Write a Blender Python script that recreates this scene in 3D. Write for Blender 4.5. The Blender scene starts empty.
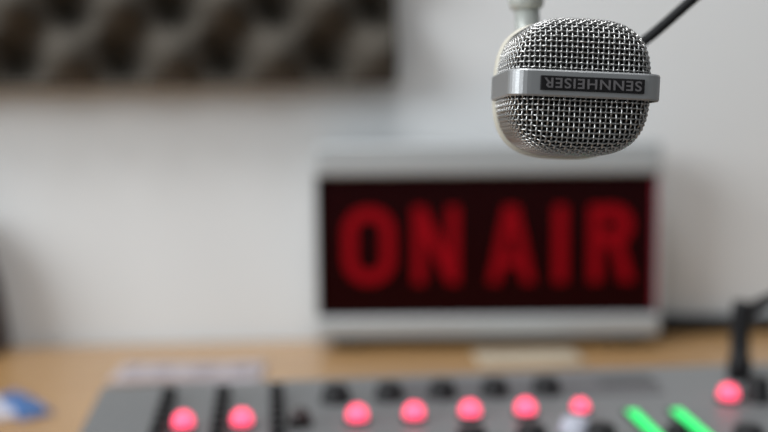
import bpy, bmesh, math, random
from math import sin, cos, pi, radians, atan, tan
from mathutils import Vector, Matrix, noise
random.seed(7)
S = bpy.context.scene
COL = S.collection

# ------------------------------------------------------------ camera
EYE = Vector((0, 0, .968))
FPX = 768*50/36
PITCH, ROLL = atan(99/FPX), radians(.6)
f = Vector((0, cos(PITCH), -sin(PITCH)))
r0 = Vector((1, 0, 0)); u0 = r0.cross(f)
rt = r0*cos(ROLL) - u0*sin(ROLL); up = u0*cos(ROLL) + r0*sin(ROLL)
cd = bpy.data.cameras.new('camera'); cam = bpy.data.objects.new('camera', cd); COL.objects.link(cam)
m = Matrix((rt, up, -f)).transposed().to_4x4(); m.translation = EYE
cam.matrix_world = m
cd.lens = 50; cd.sensor_width = 36; cd.clip_start = .02
cd.dof.use_dof = True; cd.dof.focus_distance = .325; cd.dof.aperture_fstop = 5.1
S.camera = cam

# ------------------------------------------------------------ light
S.view_settings.view_transform = 'Standard'; S.view_settings.look = 'None'
S.view_settings.gamma = 1; S.view_settings.use_curve_mapping = False
S.view_settings.exposure = 0.0
w = bpy.data.worlds.new('world'); S.world = w; w.use_nodes = True
w.node_tree.nodes['Background'].inputs[0].default_value = (.92, .97, 1, 1)
w.node_tree.nodes['Background'].inputs[1].default_value = .24

def area(name, loc, target, sx, sy, power, col):
    l = bpy.data.lights.new(name, 'AREA'); l.shape = 'RECTANGLE'; l.size = sx; l.size_y = sy
    l.energy = power; l.color = col
    o = bpy.data.objects.new(name, l); COL.objects.link(o); o.location = loc
    o.rotation_euler = (Vector(target)-Vector(loc)).to_track_quat('-Z', 'Y').to_euler()
area('window_light', (-2.0, -.5, 1.9), (0, 1.0, .85), 1.5, 1.3, 54, (.92, .97, 1))
area('ceiling_lamp', (-.2, .35, 2.5), (0, .8, .8), .9, .5, 22, (.98, .99, 1))

# ------------------------------------------------------------ helpers
def at(px, py, Y):
    d = f + rt*((px-384)/FPX) + up*((216-py)/FPX)
    return EYE + d*(Y/d.y)

def mat(name, col, rough=.5, metal=0, coat=0, emit=None, es=1, bump=0, bscale=200, var=0, vscale=20, sheen=0):
    M = bpy.data.materials.new(name); M.use_nodes = True
    N = M.node_tree.nodes; L = M.node_tree.links; b = N['Principled BSDF']
    b.inputs['Base Color'].default_value = (*col, 1)
    b.inputs['Specular IOR Level'].default_value = .5 if sum(col) > .1 else .22
    b.inputs['Roughness'].default_value = rough; b.inputs['Metallic'].default_value = metal
    b.inputs['Coat Weight'].default_value = coat; b.inputs['Coat Roughness'].default_value = .12
    if sheen: b.inputs['Sheen Weight'].default_value = sheen
    if emit:
        b.inputs['Emission Color'].default_value = (*emit, 1); b.inputs['Emission Strength'].default_value = es
    tc = N.new('ShaderNodeTexCoord')
    if bump:
        n = N.new('ShaderNodeTexNoise'); n.inputs['Scale'].default_value = bscale; n.inputs['Detail'].default_value = 3
        L.new(tc.outputs['Object'], n.inputs['Vector'])
        bp = N.new('ShaderNodeBump'); bp.inputs['Strength'].default_value = bump; bp.inputs['Distance'].default_value = .001
        L.new(n.outputs['Fac'], bp.inputs['Height']); L.new(bp.outputs['Normal'], b.inputs['Normal'])
    if var:
        n = N.new('ShaderNodeTexNoise'); n.inputs['Scale'].default_value = vscale; n.inputs['Detail'].default_value = 4
        L.new(tc.outputs['Object'], n.inputs['Vector'])
        mx = N.new('ShaderNodeMix'); mx.data_type = 'RGBA'
        mx.inputs['A'].default_value = (*[c*(1-var) for c in col], 1)
        mx.inputs['B'].default_value = (*[min(1, c*(1+var)) for c in col], 1)
        L.new(n.outputs['Fac'], mx.inputs['Factor']); L.new(mx.outputs['Result'], b.inputs['Base Color'])
    return M

def obj(name, bm, material, parent=None, smooth=True, bevel=0, seg=2):
    me = bpy.data.meshes.new(name)
    bmesh.ops.recalc_face_normals(bm, faces=bm.faces)
    bm.to_mesh(me); bm.free()
    for p in me.polygons: p.use_smooth = smooth
    me.materials.append(material)
    o = bpy.data.objects.new(name, me); COL.objects.link(o)
    if parent: o.parent = parent
    if bevel:
        b = o.modifiers.new('bevel', 'BEVEL'); b.width = bevel; b.segments = seg; b.limit_method = 'ANGLE'
        b.harden_normals = True
    return o

def tag(o, label=None, cat=None, group=None, kind=None):
    for k, v in (('label', label), ('category', cat), ('group', group), ('kind', kind)):
        if v: o[k] = v
    return o

def empty(name, loc, rot=(0, 0, 0)):
    e = bpy.data.objects.new(name, None); COL.objects.link(e); e.location = loc; e.rotation_euler = rot
    e.empty_display_size = .02
    return e

def box(bm, c, s, M=None):
    r = bmesh.ops.create_cube(bm, size=1, matrix=Matrix.Translation(c) @ Matrix.Diagonal((*s, 1)))
    if M: bmesh.ops.transform(bm, matrix=M, verts=r['verts'])
    return bm
def BX(c, s): return box(bmesh.new(), c, s)

def lathe(prof, n=32, axis='Z', bm=None, M=None):
    bm = bm or bmesh.new(); rings = []
    for r, h in prof:
        ring = []
        for i in range(n):
            a = 2*pi*i/n
            p = Vector((r*cos(a), r*sin(a), h)) if axis == 'Z' else Vector((r*cos(a), h, r*sin(a)))
            ring.append(bm.verts.new(M @ p if M else p))
        rings.append(ring)
    for a, b in zip(rings, rings[1:]):
        for i in range(n):
            bm.faces.new((a[i], a[(i+1) % n], b[(i+1) % n], b[i]))
    bm.faces.new(rings[0]); bm.faces.new(rings[-1])
    return bm

def tube(bm, pts, rad, n=8, closed=False):
    pts = [Vector(p) for p in pts]; N = len(pts); rings = []
    ref = None
    for i, p in enumerate(pts):
        t = (pts[(i+1) % N]-pts[i-1]) if closed else (pts[min(i+1, N-1)]-pts[max(i-1, 0)])
        t.normalize()
        if ref is None:
            ref = Vector((0, 0, 1)) if abs(t.z) < .9 else Vector((1, 0, 0))
        s = t.cross(ref).normalized(); q = s.cross(t).normalized(); ref = q
        rr = rad[i] if isinstance(rad, (list, tuple)) else rad
        rings.append([bm.verts.new(p + s*rr*cos(2*pi*k/n) + q*rr*sin(2*pi*k/n)) for k in range(n)])
    pairs = list(zip(rings, rings[1:])) + ([(rings[-1], rings[0])] if closed else [])
    for a, b in pairs:
        for k in range(n): bm.faces.new((a[k], a[(k+1) % n], b[(k+1) % n], b[k]))
    if not closed: bm.faces.new(rings[0]); bm.faces.new(rings[-1])
    return bm

def spline(ctrl, n=12):
    P = [Vector(c) for c in ctrl]; P = [2*P[0]-P[1]] + P + [2*P[-1]-P[-2]]; out = []
    for i in range(1, len(P)-2):
        a, b, c, d = P[i-1:i+3]
        for k in range(n):
            t = k/n
            out.append(.5*((2*b)+(c-a)*t+(2*a-5*b+4*c-d)*t*t+(3*b-a-3*c+d)*t**3))
    out.append(P[-2]); return out

def prism(loops, thick, M=None):
    """outline (with optional hole bridged) in x,z extruded along y from 0 to -thick; loops: outer polygon list or (outer, inner) of equal length"""
    bm = bmesh.new()
    T = (lambda p, y: M @ Vector((p[0], y, p[1]))) if M else (lambda p, y: Vector((p[0], y, p[1])))
    if isinstance(loops, tuple):
        o, i = loops; n = len(o)
        v = [[bm.verts.new(T(p, y)) for p in L] for L in (o, i) for y in (0, -thick)]
        o0, o1, i0, i1 = v
        for k in range(n):
            j = (k+1) % n
            bm.faces.new((o0[k], o0[j], i0[j], i0[k])); bm.faces.new((o1[k], o1[j], i1[j], i1[k]))
            bm.faces.new((o0[k], o0[j], o1[j], o1[k])); bm.faces.new((i0[k], i0[j], i1[j], i1[k]))
    else:
        a = [bm.verts.new(T(p, 0)) for p in loops]; b = [bm.verts.new(T(p, -thick)) for p in loops]
        bm.faces.new(a); bm.faces.new(b); n = len(a)
        for k in range(n): bm.faces.new((a[k], a[(k+1) % n], b[(k+1) % n], b[k]))
    return bm

def sq(a, b, n, N=64, cx=0, cz=0):
    out = []
    for i in range(N):
        t = 2*pi*i/N; c, s = cos(t), sin(t)
        out.append((cx+a*math.copysign(abs(c)**(2/n), c), cz+b*math.copysign(abs(s)**(2/n), s)))
    return out

# ------------------------------------------------------------ materials
m_wall = mat('white_wall_paint', (.655, .665, .67), .9, bump=.15, bscale=300, var=.02, vscale=3)
m_floor = mat('grey_carpet', (.12, .12, .13), .95, bump=.4, bscale=500, var=.2, vscale=200)
m_foam = mat('charcoal_brown_foam', (.060, .051, .040), .95, bump=.5, bscale=900, var=.12, vscale=60)
m_alu = mat('brushed_aluminium', (.43, .45, .46), .45, metal=.35, var=.04, vscale=8)
m_panel = mat('dark_red_acrylic', (.011, .0006, .001), .3)
m_edge_refl = mat('red_edge_reflection', (.30, .012, .03), .5)  # reflection at the panel's edge, put into a flat red
m_panel.node_tree.nodes['Principled BSDF'].inputs['Specular IOR Level'].default_value = .1
m_letter = mat('red_lettering', (.205, .0005, .004), .6, emit=(1, .002, .01), es=.02)
m_letter.node_tree.nodes['Principled BSDF'].inputs['Specular IOR Level'].default_value = .08
m_black = mat('black_plastic', (.012, .012, .013), .45, var=.2, vscale=100)
m_rubber = mat('black_rubber', (.014, .014, .015), .6)
m_grey = mat('console_grey_enamel', (.150, .152, .154), .4, bump=.1, bscale=600, var=.04, vscale=30)
m_print = mat('dark_grey_print', (.07, .07, .072), .5)
m_strip = mat('console_strip_print', (.105, .10, .105), .5)
m_red = mat('lit_red_lens', (.5, .02, .05), .3, emit=(1, .09, .18), es=2.3)
m_redoff = mat('unlit_smoked_lens', (.03, .018, .018), .3, coat=.5)
m_green = mat('lit_green_segment', (.02, .4, .1), .4, emit=(.02, 1, .2), es=1.1)
m_lav = mat('pale_grey_knob_plastic', (.42, .43, .5), .4)
m_paper = mat('pale_paper', (.42, .375, .395), .8)
m_paper2 = mat('cream_card', (.47, .40, .30), .8)
m_ink = mat('grey_ink', (.32, .29, .33), .8)
m_chrome = mat('steel_wire', (.46, .455, .445), .32, metal=1)
m_band = mat('satin_nickel_band', (.40, .405, .41), .46, metal=.8, bump=.05, bscale=1500)
m_cream = mat('cream_enamel', (.56, .53, .45), .4)
m_dkfoam = mat('dark_windscreen_foam', (.018, .017, .016), .95, bump=.5, bscale=1500)
m_badge = mat('dark_badge', (.012, .011, .012), .6)
m_relief = mat('worn_silver_relief', (.17, .16, .165), .45, metal=.3)
m_stand = mat('pale_grey_green_metal', (.48, .50, .47), .4, metal=.2)
m_blue = mat('blue_foil', (.045, .13, .32), .35, coat=.3)
m_white = mat('white_foil', (.55, .53, .58), .4)
m_yel = mat('yellow_print', (.45, .38, .04), .5)
m_darkbox = mat('dark_brown_vinyl', (.045, .03, .028), .6, bump=.2, bscale=400)
m_cone = mat('grey_cone', (.05, .05, .052), .6)

def wood():
    M = bpy.data.materials.new('light_beech_laminate'); M.use_nodes = True
    N = M.node_tree.nodes; L = M.node_tree.links; b = N['Principled BSDF']
    tc = N.new('ShaderNodeTexCoord'); mp = N.new('ShaderNodeMapping'); mp.inputs['Scale'].default_value = (1.2, 18, 1.2)
    n = N.new('ShaderNodeTexNoise'); n.inputs['Scale'].default_value = 5; n.inputs['Detail'].default_value = 6
    n.inputs['Distortion'].default_value = .6
    cr = N.new('ShaderNodeValToRGB')
    cr.color_ramp.elements[0].position = .3; cr.color_ramp.elements[0].color = (.34, .19, .075, 1)
    cr.color_ramp.elements[1].position = .75; cr.color_ramp.elements[1].color = (.47, .28, .125, 1)
    L.new(tc.outputs['Object'], mp.inputs['Vector']); L.new(mp.outputs['Vector'], n.inputs['Vector'])
    L.new(n.outputs['Fac'], cr.inputs['Fac']); L.new(cr.outputs['Color'], b.inputs['Base Color'])
    b.inputs['Roughness'].default_value = .22
    return M
m_wood = wood()
m_leg = mat('grey_powder_coat', (.25, .25, .26), .5)

# ------------------------------------------------------------ setting
WY = radians(3.2)
W0 = Vector((0, 1.094, 0))
wallM = Matrix.Translation(W0) @ Matrix.Rotation(WY, 4, 'Z')      # local x along the wall, +y into it
def onwall(x, y, z): return wallM @ Vector((x, y, z))
o = obj('wall_back', BX((0, .06, 1.3), (5, .12, 2.6)), m_wall, smooth=False); o.matrix_world = wallM
tag(o, 'plain white painted wall behind the desk', kind='structure')
o = obj('floor', BX((0, 0, -.05), (5, 4.4, .1)), m_floor, smooth=False); o.location = (0, -.9, 0)
tag(o, 'grey carpeted floor under the desk', kind='structure')

# ------------------------------------------------------------ desk
DZ = .74
desk = empty('desk', (0, .62, 0), (0, 0, WY))
tag(desk, 'light wood desk carrying the console and the red sign', 'desk')
o = obj('desktop', BX((0, 0, DZ-.014), (1.9, .93, .028)), m_wood, desk, False, .0015)
for sx in (-.85, .85):
    for sy in (-.38, .38):
        obj('leg', BX((sx, sy, (DZ-.028)/2), (.05, .05, DZ-.028)), m_leg, desk, False, .003)

# ------------------------------------------------------------ acoustic foam
def foam():
    P = .0985; bm = bmesh.new(); nx, nz = 200, 150
    x1, z0 = 0.0, 0.0; W, H = .98, .5
    g = []
    for i in range(nx+1):
        col = []
        for k in range(nz+1):
            x = -W + W*i/nx; z = H*k/nz
            # crests at x=-.035, z=.046 and half a period along both
            c = cos(2*pi*(x+.018)/P)*cos(2*pi*(z-.027)/P)
            h = .010 + .062*(.5+.5*math.copysign(abs(c)**.9, c))
            col.append(bm.verts.new((x, -h, z)))
        g.append(col)
    for i in range(nx):
        for k in range(nz): bm.faces.new((g[i][k], g[i+1][k], g[i+1][k+1], g[i][k+1]))
    per = [g[i][0] for i in range(nx+1)] + [g[nx][k] for k in range(1, nz+1)] + [g[i][nz] for i in range(nx-1, -1, -1)] + [g[0][k] for k in range(nz-1, 0, -1)]
    back = [bm.verts.new((v.co.x, 0, v.co.z)) for v in per]; n = len(per)
    for i in range(n): bm.faces.new((per[i], per[(i+1) % n], back[(i+1) % n], back[i]))
    bm.faces.new(back)
    return bm
o = obj('acoustic_foam_panel', foam(), m_foam)
o.matrix_world = wallM @ Matrix.Translation((.012, -.0005, 1.001))
tag(o, 'dark charcoal egg-crate acoustic foam panel mounted high on the white wall', 'acoustic foam')

# ------------------------------------------------------------ ON AIR sign
PX = .966e-3
sign = empty('illuminated_sign', (-.0668, 1.03, DZ))     # local: x right, z up, front at y=0
tag(sign, 'silver framed box sign with red ON AIR letters, standing against the wall', 'sign')
SW, SH, SD = .336, .2015, .05
obj('housing', BX((SW/2, SD/2+.006, SH/2+.004), (SW-.004, SD-.012, SH-.010)), m_alu, sign, False, .002)
obj('top_rail', BX((SW/2, .022, .1865), (SW, .046, .031)), m_alu, sign, False, .004, 3)
obj('bottom_rail', BX((SW/2, .019, .0225), (SW, .046, .021)), m_alu, sign, False, .004, 3)
obj('side_rail', BX((.0008, .02, .102), (.0016, .04, .138)), m_alu, sign, False, .001)
obj('side_rail', BX((SW-.0012, .02, .102), (.0024, .04, .138)), m_alu, sign, False, .001)
for x in (.03, SW-.03): obj('foot', BX((x, .025, .009), (.03, .036, .018)), m_black, sign, False, .001)
pan = obj('display_panel', BX((SW/2, .009, .1025), (SW-.003, .006, .141)), m_panel, sign, False)
tag(pan, 'glossy dark red panel')
tag(obj('edge_reflection', BX((SW-.0048, .0052, .1025), (.0026, .0012, .128)), m_edge_refl, pan, False), 'red inner reflection at the right edge, painted as a strip')  # lit inner reflection of the panel edge, laid on as a coloured strip
x0p, zt, zb = .0058, .1405, .0650           # letter origin, top and bottom
LT = .0018
def letter(bm, lab=''):
    o = obj('letter', bm, m_letter, pan, False); o.location = (0, .006, 0); tag(o, 'red letter '+lab); return o
H = zt-zb; zc = (zt+zb)/2; st = .0125
def rr(cx, cz, hw, hh, r, N=12):
    out = []
    for (sx, sz, a0) in ((1, 1, 0), (-1, 1, pi/2), (-1, -1, pi), (1, -1, 1.5*pi)):
        for i in range(N+1):
            a = a0+pi/2*i/N
            out.append((cx+sx*(hw-r)+r*cos(a), cz+sz*(hh-r)+r*sin(a)))
    return out
X = lambda v: x0p+v
letter(prism((rr(X(.0460), zc, .0250, H/2, .0240), rr(X(.0460), zc, .0250-st, H/2-st, .0118)), LT), 'O')
def poly(*p): return [(X(a), b) for a, b in p]
letter(prism(poly((.0895, zb), (.0895, zt), (.1005, zt), (.1230, zb+.030), (.1230, zt), (.1340, zt), (.1340, zb), (.1230, zb), (.1005, zt-.030), (.1005, zb)), LT), 'N')
# A as ring-less polygon with crossbar
bmA = bmesh.new()
def addp(bm, pl, th=LT):
    a = [bm.verts.new((x, 0, z)) for x, z in pl]; b = [bm.verts.new((x, -th, z)) for x, z in pl]
    bm.faces.new(a); bm.faces.new(b); n = len(a)
    for k in range(n): bm.faces.new((a[k], a[(k+1) % n], b[(k+1) % n], b[k]))
addp(bmA, poly((.1625, zb), (.1785, zt), (.185, zt), (.185, zt-.020), (.1735, zb)))
addp(bmA, poly((.2075, zb), (.1965, zb), (.185, zt-.020), (.185, zt), (.1915, zt)))
addp(bmA, poly((.1755, zb+.016), (.1945, zb+.016), (.1910, zb+.026), (.1790, zb+.026)), LT*.98)
letter(bmA, 'A')
letter(prism(poly((.2270, zb), (.2270, zt), (.2390, zt), (.2390, zb)), LT), 'I')
bmR = bmesh.new()
addp(bmR, poly((.2615, zb), (.2615, zt), (.2730, zt), (.2730, zb)))
zm = zb+.036
def arc(cx, cz, rx, rz, a0, a1, n=14): return [(cx+rx*cos(a0+(a1-a0)*i/n), cz+rz*sin(a0+(a1-a0)*i/n)) for i in range(n+1)]
rz = (zt-zm)/2; cxr = X(.2855)
out = [(X(.2730), zt)] + arc(cxr, zt-rz, .0180, rz, pi/2, -pi/2) + [(X(.2730), zm)]
inn = [(X(.2730), zt-.0135)] + arc(cxr-.002, zt-rz, 0.0072, rz-.0135, pi/2, -pi/2) + [(X(.2730), zm+.0135)]
n_ = len(out)
va = [[bmR.verts.new((x, y, z)) for x, z in L] for L in (out, inn) for y in (0, -LT*.98)]
for k in range(n_-1):
    for A, B in ((va[0], va[2]), (va[1], va[3]), (va[0], va[1]), (va[2], va[3])):
        bmR.faces.new((A[k], A[k+1], B[k+1], B[k]))
addp(bmR, poly((.2815, zm+.006), (.292, zm+.009), (.3050, zb), (.2925, zb)), LT*.96)
letter(bmR, 'R')

# ------------------------------------------------------------ mixing console
MY, MT = radians(6), radians(3)
MO = Vector((-.1806, .6613, .80))
ex = Vector((cos(MY), sin(MY), 0)); ey = Vector((-sin(MY)*cos(MT), cos(MY)*cos(MT), sin(MT))); en = ex.cross(ey)
mM = Matrix((ex, ey, en)).transposed().to_4x4(); mM.translation = MO
mix = empty('mixing_console', (0, 0, 0)); mix.matrix_world = mM
tag(mix, 'grey broadcast mixing console with lit red buttons and green meters', 'mixing console')
MW, MD = .66, .46
# chassis: wedge down to the desk (local z is tilted; feet close the gap)
bm = bmesh.new()
def wz(x, y): # local z reaching the desk + 6 mm
    p = mM @ Vector((x, y, 0)); return -(p.z-(DZ+.006))/en.z
vs = []
for x in (0, MW):
    for (y, top) in ((0, True), (-MD, True), (-MD, False), (-.02, False)):
        vs.append(bm.verts.new((x, y, -.002 if top else wz(x, y))))
A, B = vs[:4], vs[4:]
bm.faces.new(A); bm.faces.new(B)
for k in range(4): bm.faces.new((A[k], A[(k+1) % 4], B[(k+1) % 4], B[k]))
obj('chassis', bm, m_grey, mix, False, .002)
obj('faceplate', BX((MW/2, -MD/2, -.0005), (MW-.004, MD-.004, .003)), m_grey, mix, False, .001)
for x in (.04, MW-.04):
    for y in (-.05, -MD+.04):
        z = wz(x, y)
        obj('rubber_foot', lathe([(.009, z-.0052), (.011, z+.004)], 20, M=Matrix.Translation((x, y, 0))), m_rubber, mix)

def knob_mesh(name, r, h, mtl, skirt=True):
    pr = ([(r*1.15, 0), (r*1.15, .0015)] if skirt else [(r, 0)]) + [(r, .002), (r*.9, h-.001), (r*.8, h), (r*.1, h+.0002)]
    return lathe(pr, 28)
def place(src, x, y):
    o = src.copy(); COL.objects.link(o); o.parent = mix; o.location = (x, y, .001)
    return o
def first(name, bm, mtl, x, y, lab=None, bevel=0):
    o = obj(name, bm, mtl, mix, bevel == 0, bevel); o.location = (x, y, .001)
    if lab: o['label'] = lab
    return o
CH = [.0590+.0323*i for i in range(8)]
# red lit round buttons (a domed lens in a black collar)
def dome(r, h, base): return [(r, 0), (r, base)] + [(r*cos(a), base+(h-base)*sin(a)) for a in [i*pi/2/7 for i in range(1, 7)]] + [(r*.05, h)]
ring_src = None; lens_src = None
def lit(x, y, on=True, s=1):
    c = obj('button_collar', lathe([(.0072*s, 0), (.0072*s, .002), (.0061*s, .0026)], 28), m_black, mix); c.location = (x, y, .001)
    l = obj('round_button', lathe(dome(.0058*s, .0105*s, .0045*s), 28), m_red if on else m_redoff, mix); l.location = (x, y, .001)
    l['label'] = 'glowing red round button' if on else 'unlit dark round button'
    c.parent = l; c.location = (0, 0, 0)
for i, x in enumerate(CH):
    lit(x, -.089, i != 2, 1 if i != 7 else .85)
lit(.3790, -.0775)
# dark key columns beside the first three channels
key = None
for i in range(3):
    for k in range(9):
        x, y = CH[i]-.0125, -.034-.0135*k
        if key is None: key = first('push_key', BX((0, 0, .0035), (.0085, .0085, .007)), m_black, x, y, bevel=.001)
        else: place(key, x, y)
# knobs at the top of the remaining channels, second row in front
kn = None
for i in range(3, 8):
    if kn is None: kn = first('knob', knob_mesh('knob', .0085, .009, m_black), m_black, CH[i]-.0095, -.048, 'black knob')
    else: place(kn, CH[i]-.0095, -.048)
for i in (5, 6): place(kn, CH[i]-.007, -.131)
for i in range(8):
    for k in range(2): place(kn, CH[i], -.165-.03*k)
for x, y in ((.283, -.134), (.3600, -.146), (.366, -.19), (.43, -.09), (.43, -.13), (.47, -.09), (.47, -.13)): place(kn, x, y)
first('knob', knob_mesh('knob', .0085, .008, m_lav), m_lav, .2732, -.120, 'pale grey knob')
first('knob', knob_mesh('knob', .0062, .006, m_black), m_black, .3270, -.130, 'small black knob between the meters')
first('knob', knob_mesh('knob', .0075, .014, m_black), m_black, .397, -.078, 'larger black knob beside the cable')
# dark printed legend
first('printed_panel', BX((0, 0, .0004), (.17, .040, .0008)), m_strip, .262, -.038, 'darker grey printed strip', bevel=.0003)
first('printed_panel', BX((0, 0, .0008), (.036, .020, .0012)), m_print, .331, -.033, 'dark printed field', bevel=.0003)
# faders
for i in range(8):
    s = obj('fader_slot', BX((0, 0, .0004), (.003, .10, .0012)), m_black, mix, False); s.location = (CH[i], -.30, .001)
    c = obj('fader_cap', BX((0, 0, .006), (.011, .022, .011)), m_black, s, False, .002); c.location = (0, -.02+.06*((i*37) % 10)/10, .0008)
# level meters: recess plus lit segments
for j, (x, y) in enumerate(((.3140, -.0950), (.3400, -.0965))):
    mt_ = obj('level_meter', BX((0, -.055, .0004), (.0095, .122, .0016)), m_black, mix, False, .0004); mt_.location = (x, y, .0012)
    sg = None
    for k in range(18):
        if sg is None:
            sg = obj('lit_segment', BX((0, 0, .0016), (.0062, .0052, .0014)), m_green, mt_, False, .0004); sg['label'] = 'glowing green segment'; sg.location = (0, -.0005, 0)
        else:
            c = sg.copy(); COL.objects.link(c); c.parent = mt_; c.location = (0, -.0005-.0062*k, 0)

# ------------------------------------------------------------ cables
def toM(px, py, u=None): return at(px, py, u)
base = mM @ Vector((.4045, -.036, .0015))
pts = [base, base+Vector((0, 0, .02)), at(739, 345, base.y+.003), at(740, 325, base.y+.006), at(748, 311, base.y+.012), at(768, 301, base.y+.02), at(800, 290, base.y+.03), at(850, 300, base.y+.05)]
e = mM @ Vector((.52, -.03, .006))
pts += [Vector((e.x, e.y+.02, e.z+.05)), Vector((e.x+.03, e.y, e.z-.001))]
cab = empty('patch_cable', base); tag(cab, 'black cable rising from a plug in the rear of the console and curving right', 'cable')
sp = spline([p-base for p in pts], 10)
obj('cord', tube(bmesh.new(), sp[8:], .0042, 10), m_rubber, cab)
obj('plug', lathe([(.0075, 0), (.0075, .012), (.0062, .014), (.0060, .030), (.0052, .046), (.0046, .050)], 20), m_black, cab)

def wp(x, z, dy): return onwall(x, -dy, z)
cb = tube(bmesh.new(), spline([wp(.235, .782, .012), wp(.262, .760, .011), wp(.285, .752, .0105), wp(.33, .7492, .010), wp(.37, .7492, .011), wp(.42, .7492, .011), wp(.50, .7492, .011), wp(.60, .7492, .012), wp(.78, .7492, .012)], 10), .0085, 12)
o = obj('power_cable', cb, m_rubber); tag(o, 'thick black cable lying along the wall right of the red sign', 'cable')

# ------------------------------------------------------------ papers and packet on the desk
def sheet(w, d, seed, cols=None):
    bm = bmesh.new(); n, k = 20, 10; g = {}
    for s in (0, 1):
        for i in range(n+1):
            for j in range(k+1):
                x, y = -w/2+w*i/n, -d/2+d*j/k
                z = .0012+.0012*noise.noise(Vector((x*14, y*14, seed)))+ .0004*s
                g[s, i, j] = bm.verts.new((x, y, z))
        for i in range(n):
            for j in range(k): bm.faces.new((g[s, i, j], g[s, i+1, j], g[s, i+1, j+1], g[s, i, j+1]))
    P = [(i, 0) for i in range(n)]+[(n, j) for j in range(k)]+[(i, k) for i in range(n, 0, -1)]+[(0, j) for j in range(k, 0, -1)]
    for a, b in zip(P, P[1:]+P[:1]):
        bm.faces.new((g[0, a[0], a[1]], g[0, b[0], b[1]], g[1, b[0], b[1]], g[1, a[0], a[1]]))
    return bm
pp = empty('note_paper', (-.176, .944, DZ), (0, 0, radians(1))); tag(pp, 'pale lilac paper strip with faint marks on the desk behind the console', 'paper')
obj('sheet', sheet(.132, .07, 2), m_paper, pp)
for x, wd in ((-.052, .010), (-.025, .014), (.012, .022), (.045, .018)):
    obj('ink_mark', BX((x, .002, .0033), (wd, .022, .0004)), m_ink, pp, False)
cc = obj('card', sheet(.098, .060, 5), m_paper2); cc.location = (.134, .988, DZ); cc.rotation_euler = (0, 0, radians(2))
tag(cc, 'small cream card lying on the desk in front of the red sign', 'card')

pk = empty('snack_packet', (-.292, .832, DZ), (0, 0, radians(-50))); tag(pk, 'crumpled blue and white packet with yellow print on the desk at far left', 'packet')
def crumple(w, d, h, seed, cx=0, cy=0):
    bm = bmesh.new(); n = 26; g = {}
    for s in (0, 1):
        for i in range(n+1):
            for j in range(n+1):
                x, y = -1+2*i/n, -1+2*j/n
                e = max(0, (1-abs(x)**4)*(1-abs(y)**4))
                z = (.15+.85*e**.5)*h*(.6+.55*noise.noise(Vector((x*1.7, y*1.7, seed)))+.2*noise.noise(Vector((x*4, y*4, seed))))
                z = max(z, .0012)
                g[s, i, j] = bm.verts.new((cx+x*w/2*(1+.06*noise.noise(Vector((y*3, seed, 0)))), cy+y*d/2*(1+.06*noise.noise(Vector((x*3, seed, 4)))), .0006 if s == 0 else z+.0006))
        for i in range(n):
            for j in range(n): bm.faces.new((g[s, i, j], g[s, i+1, j], g[s, i+1, j+1], g[s, i, j+1]))
    P = [(i, 0) for i in range(n)]+[(n, j) for j in range(n)]+[(i, n) for i in range(n, 0, -1)]+[(0, j) for j in range(n, 0, -1)]
    for a, b in zip(P, P[1:]+P[:1]):
        bm.faces.new((g[0, a[0], a[1]], g[0, b[0], b[1]], g[1, b[0], b[1]], g[1, a[0], a[1]]))
    return bm
obj('wrapper', crumple(.072, .026, .012, 3), m_blue, pk)
tag(obj('white_flap', crumple(.060, .034, .011, 8, -.006, -.024), m_white, pk), 'white part of the wrapper')
tag(obj('printed_corner', crumple(.022, .024, .012, 12, .006, -.048), m_yel, pk), 'yellow printed corner')

# ------------------------------------------------------------ speaker-like box added for an unidentified dark shape and shadow at far left
sk = empty('added_dark_box', onwall(-.463, -.022, DZ), (0, 0, radians(3)))  # added: gives the dark edge and soft wall shadow, real object unknown
tag(sk, 'dark brown box added for an unidentified dark shape and its shadow at the far left edge', 'added_dark_box')
bm = prism([(-.075, 0), (.085, 0), (.078, .06), (.064, .115), (.04, .145), (-.04, .155), (-.075, .15)], .06)
bmesh.ops.translate(bm, vec=(0, .015, 0), verts=bm.verts)
obj('cabinet', bm, m_darkbox, sk, False, .006, 3)
obj('added_woofer', lathe([(.045, -.047), (.043, -.050), (.036, -.046), (.014, -.0455), (.012, -.049), (.002, -.051)], 40, 'Y', M=Matrix.Translation((-.005, 0, .055))), m_cone, sk)
obj('added_tweeter', lathe([(.016, -.047), (.015, -.049), (.008, -.0465), (.006, -.050), (.001, -.052)], 28, 'Y', M=Matrix.Translation((-.01, 0, .122))), m_cone, sk)

# ------------------------------------------------------------ microphone
a_, b_, c_ = .0219, .0209, .031
NX, MM = 3.0, 6.5
def surf(al, be, off=0):
    d = Vector((tan(al), 1, tan(be)))
    F = ((abs(d.x)/a_)**NX + (abs(d.z)/b_)**NX)**(MM/NX) + (d.y/c_)**MM
    p = d*F**(-1/MM)                       # p.y toward the front
    if off:
        g = 1e-4
        p1 = surf(al+g, be); p2 = surf(al, be+g); nn = (p1-p).cross(p2-p)
        if nn.length > 0:
            q = Vector((p.x, -p.y, p.z))
            nn.normalize(); nn = Vector((nn.x, nn.y, nn.z))
            if nn.dot(p) < 0: nn = -nn
            p = p+nn*off
    return p
def Fs(p): return (abs(p.x/a_)**NX + abs(p.z/b_)**NX)**(MM/NX) + abs(p.y/c_)**MM - 1
def grad(p):
    g = 1e-6; f0 = Fs(p)
    return Vector(((Fs(p+Vector((g, 0, 0)))-f0)/g, (Fs(p+Vector((0, g, 0)))-f0)/g, (Fs(p+Vector((0, 0, g)))-f0)/g))
def onsurf(p):
    for _ in range(12):
        G = grad(p); q = Fs(p)
        if abs(q) < 1e-6: break
        st = -G*(q/G.length_squared)
        if st.length > .002: st = st*(.002/st.length)
        p = p+st
    return p
D = .00160; WR = .00031; ymin = .0002
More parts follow.
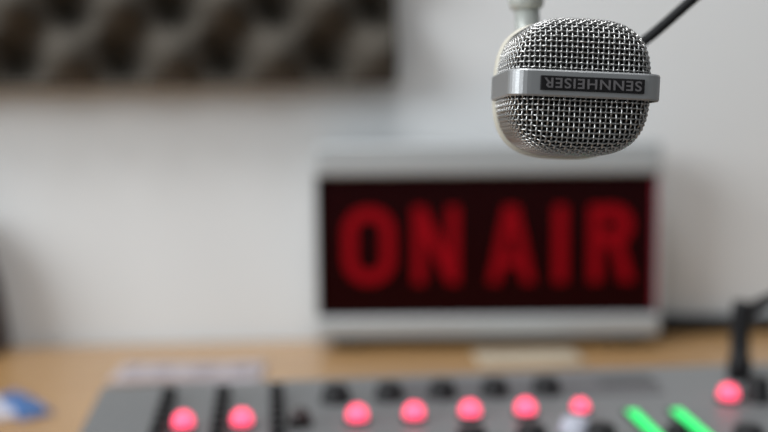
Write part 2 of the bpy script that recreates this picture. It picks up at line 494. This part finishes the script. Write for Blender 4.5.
def step(p, d):            # walk a distance D over the surface in direction d
    N_ = grad(p).normalized(); d = (d-N_*d.dot(N_)).normalized()
    q = onsurf(p+d*D)
    return onsurf(p+(q-p).normalized()*D)
# woven cloth draped over the head: every mesh cell keeps its edge length and only shears
net = {(0, 0): Vector((0, c_, 0))}
for sgn in (1, -1):
    for ax in (0, 1):
        p = net[0, 0]; d = Vector((sgn, 0, 0)) if ax == 0 else Vector((0, 0, sgn)); k = 0
        while p.y > -.003 and k < 60:
            q = step(p, d); d = q-p; p = q; k += sgn and 1
            if ax == 0: p = onsurf(Vector((p.x, p.y, 0)))
            else: p = onsurf(Vector((0, p.y, p.z)))
            net[(sgn*k, 0) if ax == 0 else (0, sgn*k)] = p
for si in (1, -1):
    for sj in (1, -1):
        for i in range(1, 45):
            for j in range(1, 45):
                A = net.get((si*(i-1), sj*j)); B = net.get((si*i, sj*(j-1))); C = net.get((si*(i-1), sj*(j-1)))
                if A is None or B is None or C is None or min(A.y, B.y) < -.003: continue
                p = A+B-C
                if (p-C).length < D*.35: continue
                ok = True
                for it in range(25):
                    p = onsurf(p)
                    e1 = (p-A).length-D; e2 = (p-B).length-D
                    if abs(e1)+abs(e2) < 1e-6: break
                    N_ = grad(p).normalized(); u1 = (p-A).normalized(); u2 = (p-B).normalized()
                    Mx = Matrix((u1, u2, N_))
                    if abs(Mx.determinant()) < .05: ok = False; break
                    dl = Mx.inverted() @ Vector((-e1, -e2, 0))
                    if dl.length > D*.5: dl = dl*(D*.5/dl.length)
                    p = p+dl
                if ok and (p-C).length > D*.35: net[si*i, sj*j] = p
def fr(p): return Vector((p.x, -p.y, p.z))   # to local: front is -y
bm = bmesh.new()
def wires(ax):
    for a in range(-45, 46):
        run = []
        for k in list(range(-45, 46))+[99]:
            key = (a, k) if ax == 0 else (k, a)
            p = net.get(key)
            if p is not None and p.y > ymin:
                off = WR*1.0*(1 if (a+k) % 2 == 0 else -1)*(1 if ax == 0 else -1)
                run.append(fr(p+grad(p).normalized()*off))
            else:
                if len(run) > 2:
                    P = [2*run[0]-run[1]]+run+[2*run[-1]-run[-2]]; out = []
                    for i in range(1, len(P)-2):
                        for t in (0, .25, .5, .75):
                            e = (1-cos(pi*t))/2
                            A_, B_ = P[i], P[i+1]
                            out.append(A_+(B_-A_)*t*.5+(B_-A_)*e*.5)
                    out.append(P[-2]); tube(bm, out, WR, 6)
                run = []
wires(0); wires(1)

front = at(586.5, 85, .323)
mic = empty('microphone', (0, 0, 0))
R = Matrix.Rotation(radians(3.5), 4, 'Z') @ Matrix.Rotation(radians(-2), 4, 'X') @ Matrix.Rotation(radians(2.9), 4, 'Y')
mic.matrix_world = Matrix.Translation(front) @ R @ Matrix.Translation((0, c_, 0))
tag(mic, 'silver studio microphone with a woven wire grille, hanging in front of the sign', 'microphone')
tag(obj('grille', bm, m_chrome, mic), 'woven steel wire grille')
# foam core just inside the wires
bm = bmesh.new(); g = []
NA = 60
for i in range(NA+1):
    al = radians(-89+178*i/NA); g.append([bm.verts.new(fr(surf(math.atan(tan(al)), radians(-89+178*k/NA)))*.952) for k in range(NA+1)])
for i in range(NA):
    for k in range(NA): bm.faces.new((g[i][k], g[i+1][k], g[i+1][k+1], g[i][k+1]))
obj('foam_core', bm, m_dkfoam, mic)
# rim at the back of the grille
ring = [Vector((x, .0016, z)) for x, z in sq(a_-.0002, b_+.0002, 3, 96)]
bm = bmesh.new(); N = len(ring)
prof = [(-.0012, -.0022), (.0008, -.0022), (.0014, 0), (.0010, .0026), (-.0012, .003)]
rows = []
for p in ring:
    d = Vector((p.x, 0, p.z)).normalized()
    rows.append([bm.verts.new(p+d*q[0]+Vector((0, q[1], 0))) for q in prof])
for i in range(N):
    for k in range(len(prof)):
        bm.faces.new((rows[i][k], rows[(i+1) % N][k], rows[(i+1) % N][(k+1) % 5], rows[i][(k+1) % 5]))
obj('rim', bm, m_cream, mic)
# body shell behind
bm = bmesh.new(); prevr = None
for (y, s, n) in ((.002, .97, 3), (.008, .95, 3), (.016, .82, 2.6), (.024, .62, 2.2), (.032, .50, 2), (.060, .48, 2), (.062, .44, 2)):
    aa = (a_)*s; bb = (b_)*s; 
    if s < .6: aa = bb = .0215*s
    rr_ = [bm.verts.new((x, y, z)) for x, z in sq(aa, bb, n, 64)]
    if prevr:
        for i in range(64): bm.faces.new((prevr[i], prevr[(i+1) % 64], rr_[(i+1) % 64], rr_[i]))
    else: bm.faces.new(rr_)
    prevr = rr_
bm.faces.new(prevr)
obj('body', bm, m_cream, mic)
obj('connector', lathe([(.0075, .061), (.0075, .074), (.0055, .078), (.0035, .088)], 24, 'Y'), m_black, mic)
# band: flat strip with rounded corners
hw, fy, rc = .0224, -(c_+.0011), .0052
path = [(-hw, .0015)]
for i in range(9): t = pi+ (pi/2)*i/8; path.append((-hw+rc+rc*cos(t), fy+rc+rc*sin(t)))
for i in range(1, 12):
    x = -hw+rc+(2*hw-2*rc)*i/12; path.append((x, fy-.0003*(1-(x/(hw-rc))**2)))
for i in range(9): t = 1.5*pi+(pi/2)*i/8; path.append((hw-rc+rc*cos(t), fy+rc+rc*sin(t)))
path.append((hw, .0015))
bm = bmesh.new(); rows = []; HB = .0040; TB = .0011
for i, (x, y) in enumerate(path):
    p0 = path[max(i-1, 0)]; p1 = path[min(i+1, len(path)-1)]
    t = Vector((p1[0]-p0[0], p1[1]-p0[1], 0)).normalized(); nn = Vector((t.y, -t.x, 0))
    P = Vector((x, y, 0)); q = []
    for (o_, z) in ((0, -HB), (TB*.7, -HB), (TB, -HB+.0005), (TB, HB-.0005), (TB*.7, HB), (0, HB)):
        q.append(bm.verts.new(P+nn*o_+Vector((0, 0, z))))
    rows.append(q)
for a, b in zip(rows, rows[1:]):
    for k in range(6): bm.faces.new((a[k], b[k], b[(k+1) % 6], a[(k+1) % 6]))
bm.faces.new(rows[0]); bm.faces.new(rows[-1])
bd = obj('band', bm, m_band, mic, False)
# badge with the lettering hanging upside down
by = fy-.0003-TB
bg = obj('badge', BX((.0012, by-.00015, 0), (.0315, .0009, .0043)), m_badge, bd, False, .0002)
cu = bpy.data.curves.new('badge_text', 'FONT'); cu.body = 'SENNHEISER'; cu.size = .0040; cu.extrude = .00012; cu.offset = .00005
cu.align_x = 'CENTER'; cu.align_y = 'CENTER'; cu.space_character = 1.12
tmp = bpy.data.objects.new('tmp', cu); COL.objects.link(tmp)
dg = bpy.context.evaluated_depsgraph_get(); me = bpy.data.meshes.new_from_object(tmp.evaluated_get(dg))
bpy.data.objects.remove(tmp)
xs = [v.co.x for v in me.vertices]; ys = [v.co.y for v in me.vertices]
sx = .0295/(max(xs)-min(xs)); sy = .0030/(max(ys)-min(ys)); mx_, my_ = (max(xs)+min(xs))/2, (max(ys)+min(ys))/2
for v in me.vertices:
    x, y, z = (v.co.x-mx_)*sx, (v.co.y-my_)*sy, v.co.z
    v.co = (.0012-x, by-.0007-z, -y)
me.materials.clear(); me.materials.append(m_relief)
lt = bpy.data.objects.new('lettering', me); COL.objects.link(lt); lt.parent = bg
tag(lt, 'raised silver lettering, upside down')

# stand: clamp on the microphone body, stem going up, arm back to the wall
W = mic.matrix_world
cl = W @ Vector((0, .050, 0))
st_ = empty('boom_stand', cl); tag(st_, 'pale metal boom arm and clamp holding the microphone from above', 'microphone stand')
yd = (W.to_3x3() @ Vector((0, 1, 0)))
Mq = yd.to_track_quat('Y', 'Z').to_matrix().to_4x4()
bm = bmesh.new()
no, ri, ro = 40, .0107, .0135
rws = []
for (r, h) in ((ri, -.006), (ro, -.006), (ro, .006), (ri, .006)):
    rws.append([bm.verts.new(Mq @ Vector((r*cos(2*pi*i/no), h, r*sin(2*pi*i/no)))) for i in range(no)])
for q in range(4):
    A, B = rws[q], rws[(q+1) % 4]
    for i in range(no): bm.faces.new((A[i], A[(i+1) % no], B[(i+1) % no], B[i]))
obj('clamp', bm, m_stand, st_)
topj = at(526, -3, cl.y)-cl
dirv = Vector((topj.x, 0, topj.z)); dirv = dirv.normalized()
obj('stem', tube(bmesh.new(), [dirv*.0130, dirv*.022, topj-dirv*.003], .0047, 20), m_stand, st_)
q = dirv.to_track_quat('Z', 'Y').to_matrix().to_4x4()
obj('knuckle', lathe([(.0045, -.005), (.0062, -.004), (.0066, -.002), (.0066, .010), (.0058, .012), (.0055, .03)], 28, M=Matrix.Translation(topj) @ q), m_stand, st_)
elb = topj+dirv*.20
obj('arm', tube(bmesh.new(), [topj+dirv*.026, elb], .006, 16), m_stand, st_)
obj('joint', lathe([(.012, -.012), (.014, -.010), (.014, .010), (.012, .012)], 24, 'Y', M=Matrix.Translation(elb)), m_black, st_)
wend = onwall(.16, -.0085, 1.75)-cl
obj('arm', tube(bmesh.new(), [elb, wend+(elb-wend).normalized()*.016], .008, 16), m_stand, st_)
obj('wall_bracket', BX(tuple(wend), (.06, .012, .10)), m_black, st_, False, .002)

# microphone cable leaving up to the right
ce = W @ Vector((0, .087, 0))
p1, p2 = at(648, 38, .392), at(693, -1, .392)
dv = (p2-p1)
pts = [ce-(yd*.004), ce+yd*.010, ce+yd*.020+Vector((.018, -.002, .004)), p1-dv*.35+Vector((0, .02, 0)), p1, p2, p2+dv*1.0, p2+dv*2.2+Vector((0, .01, .01))]
tgt = cl+elb+Vector((0.016, 0, .01))
pts += [p2+dv*2.2+Vector((.0, .02, .07)), tgt+Vector((.03, -.01, -.03)), tgt]
o = obj('microphone_cable', tube(bmesh.new(), spline(pts, 12), .0019, 12), m_rubber)
tag(o, 'thin black cable running up to the right from behind the microphone', 'cable')
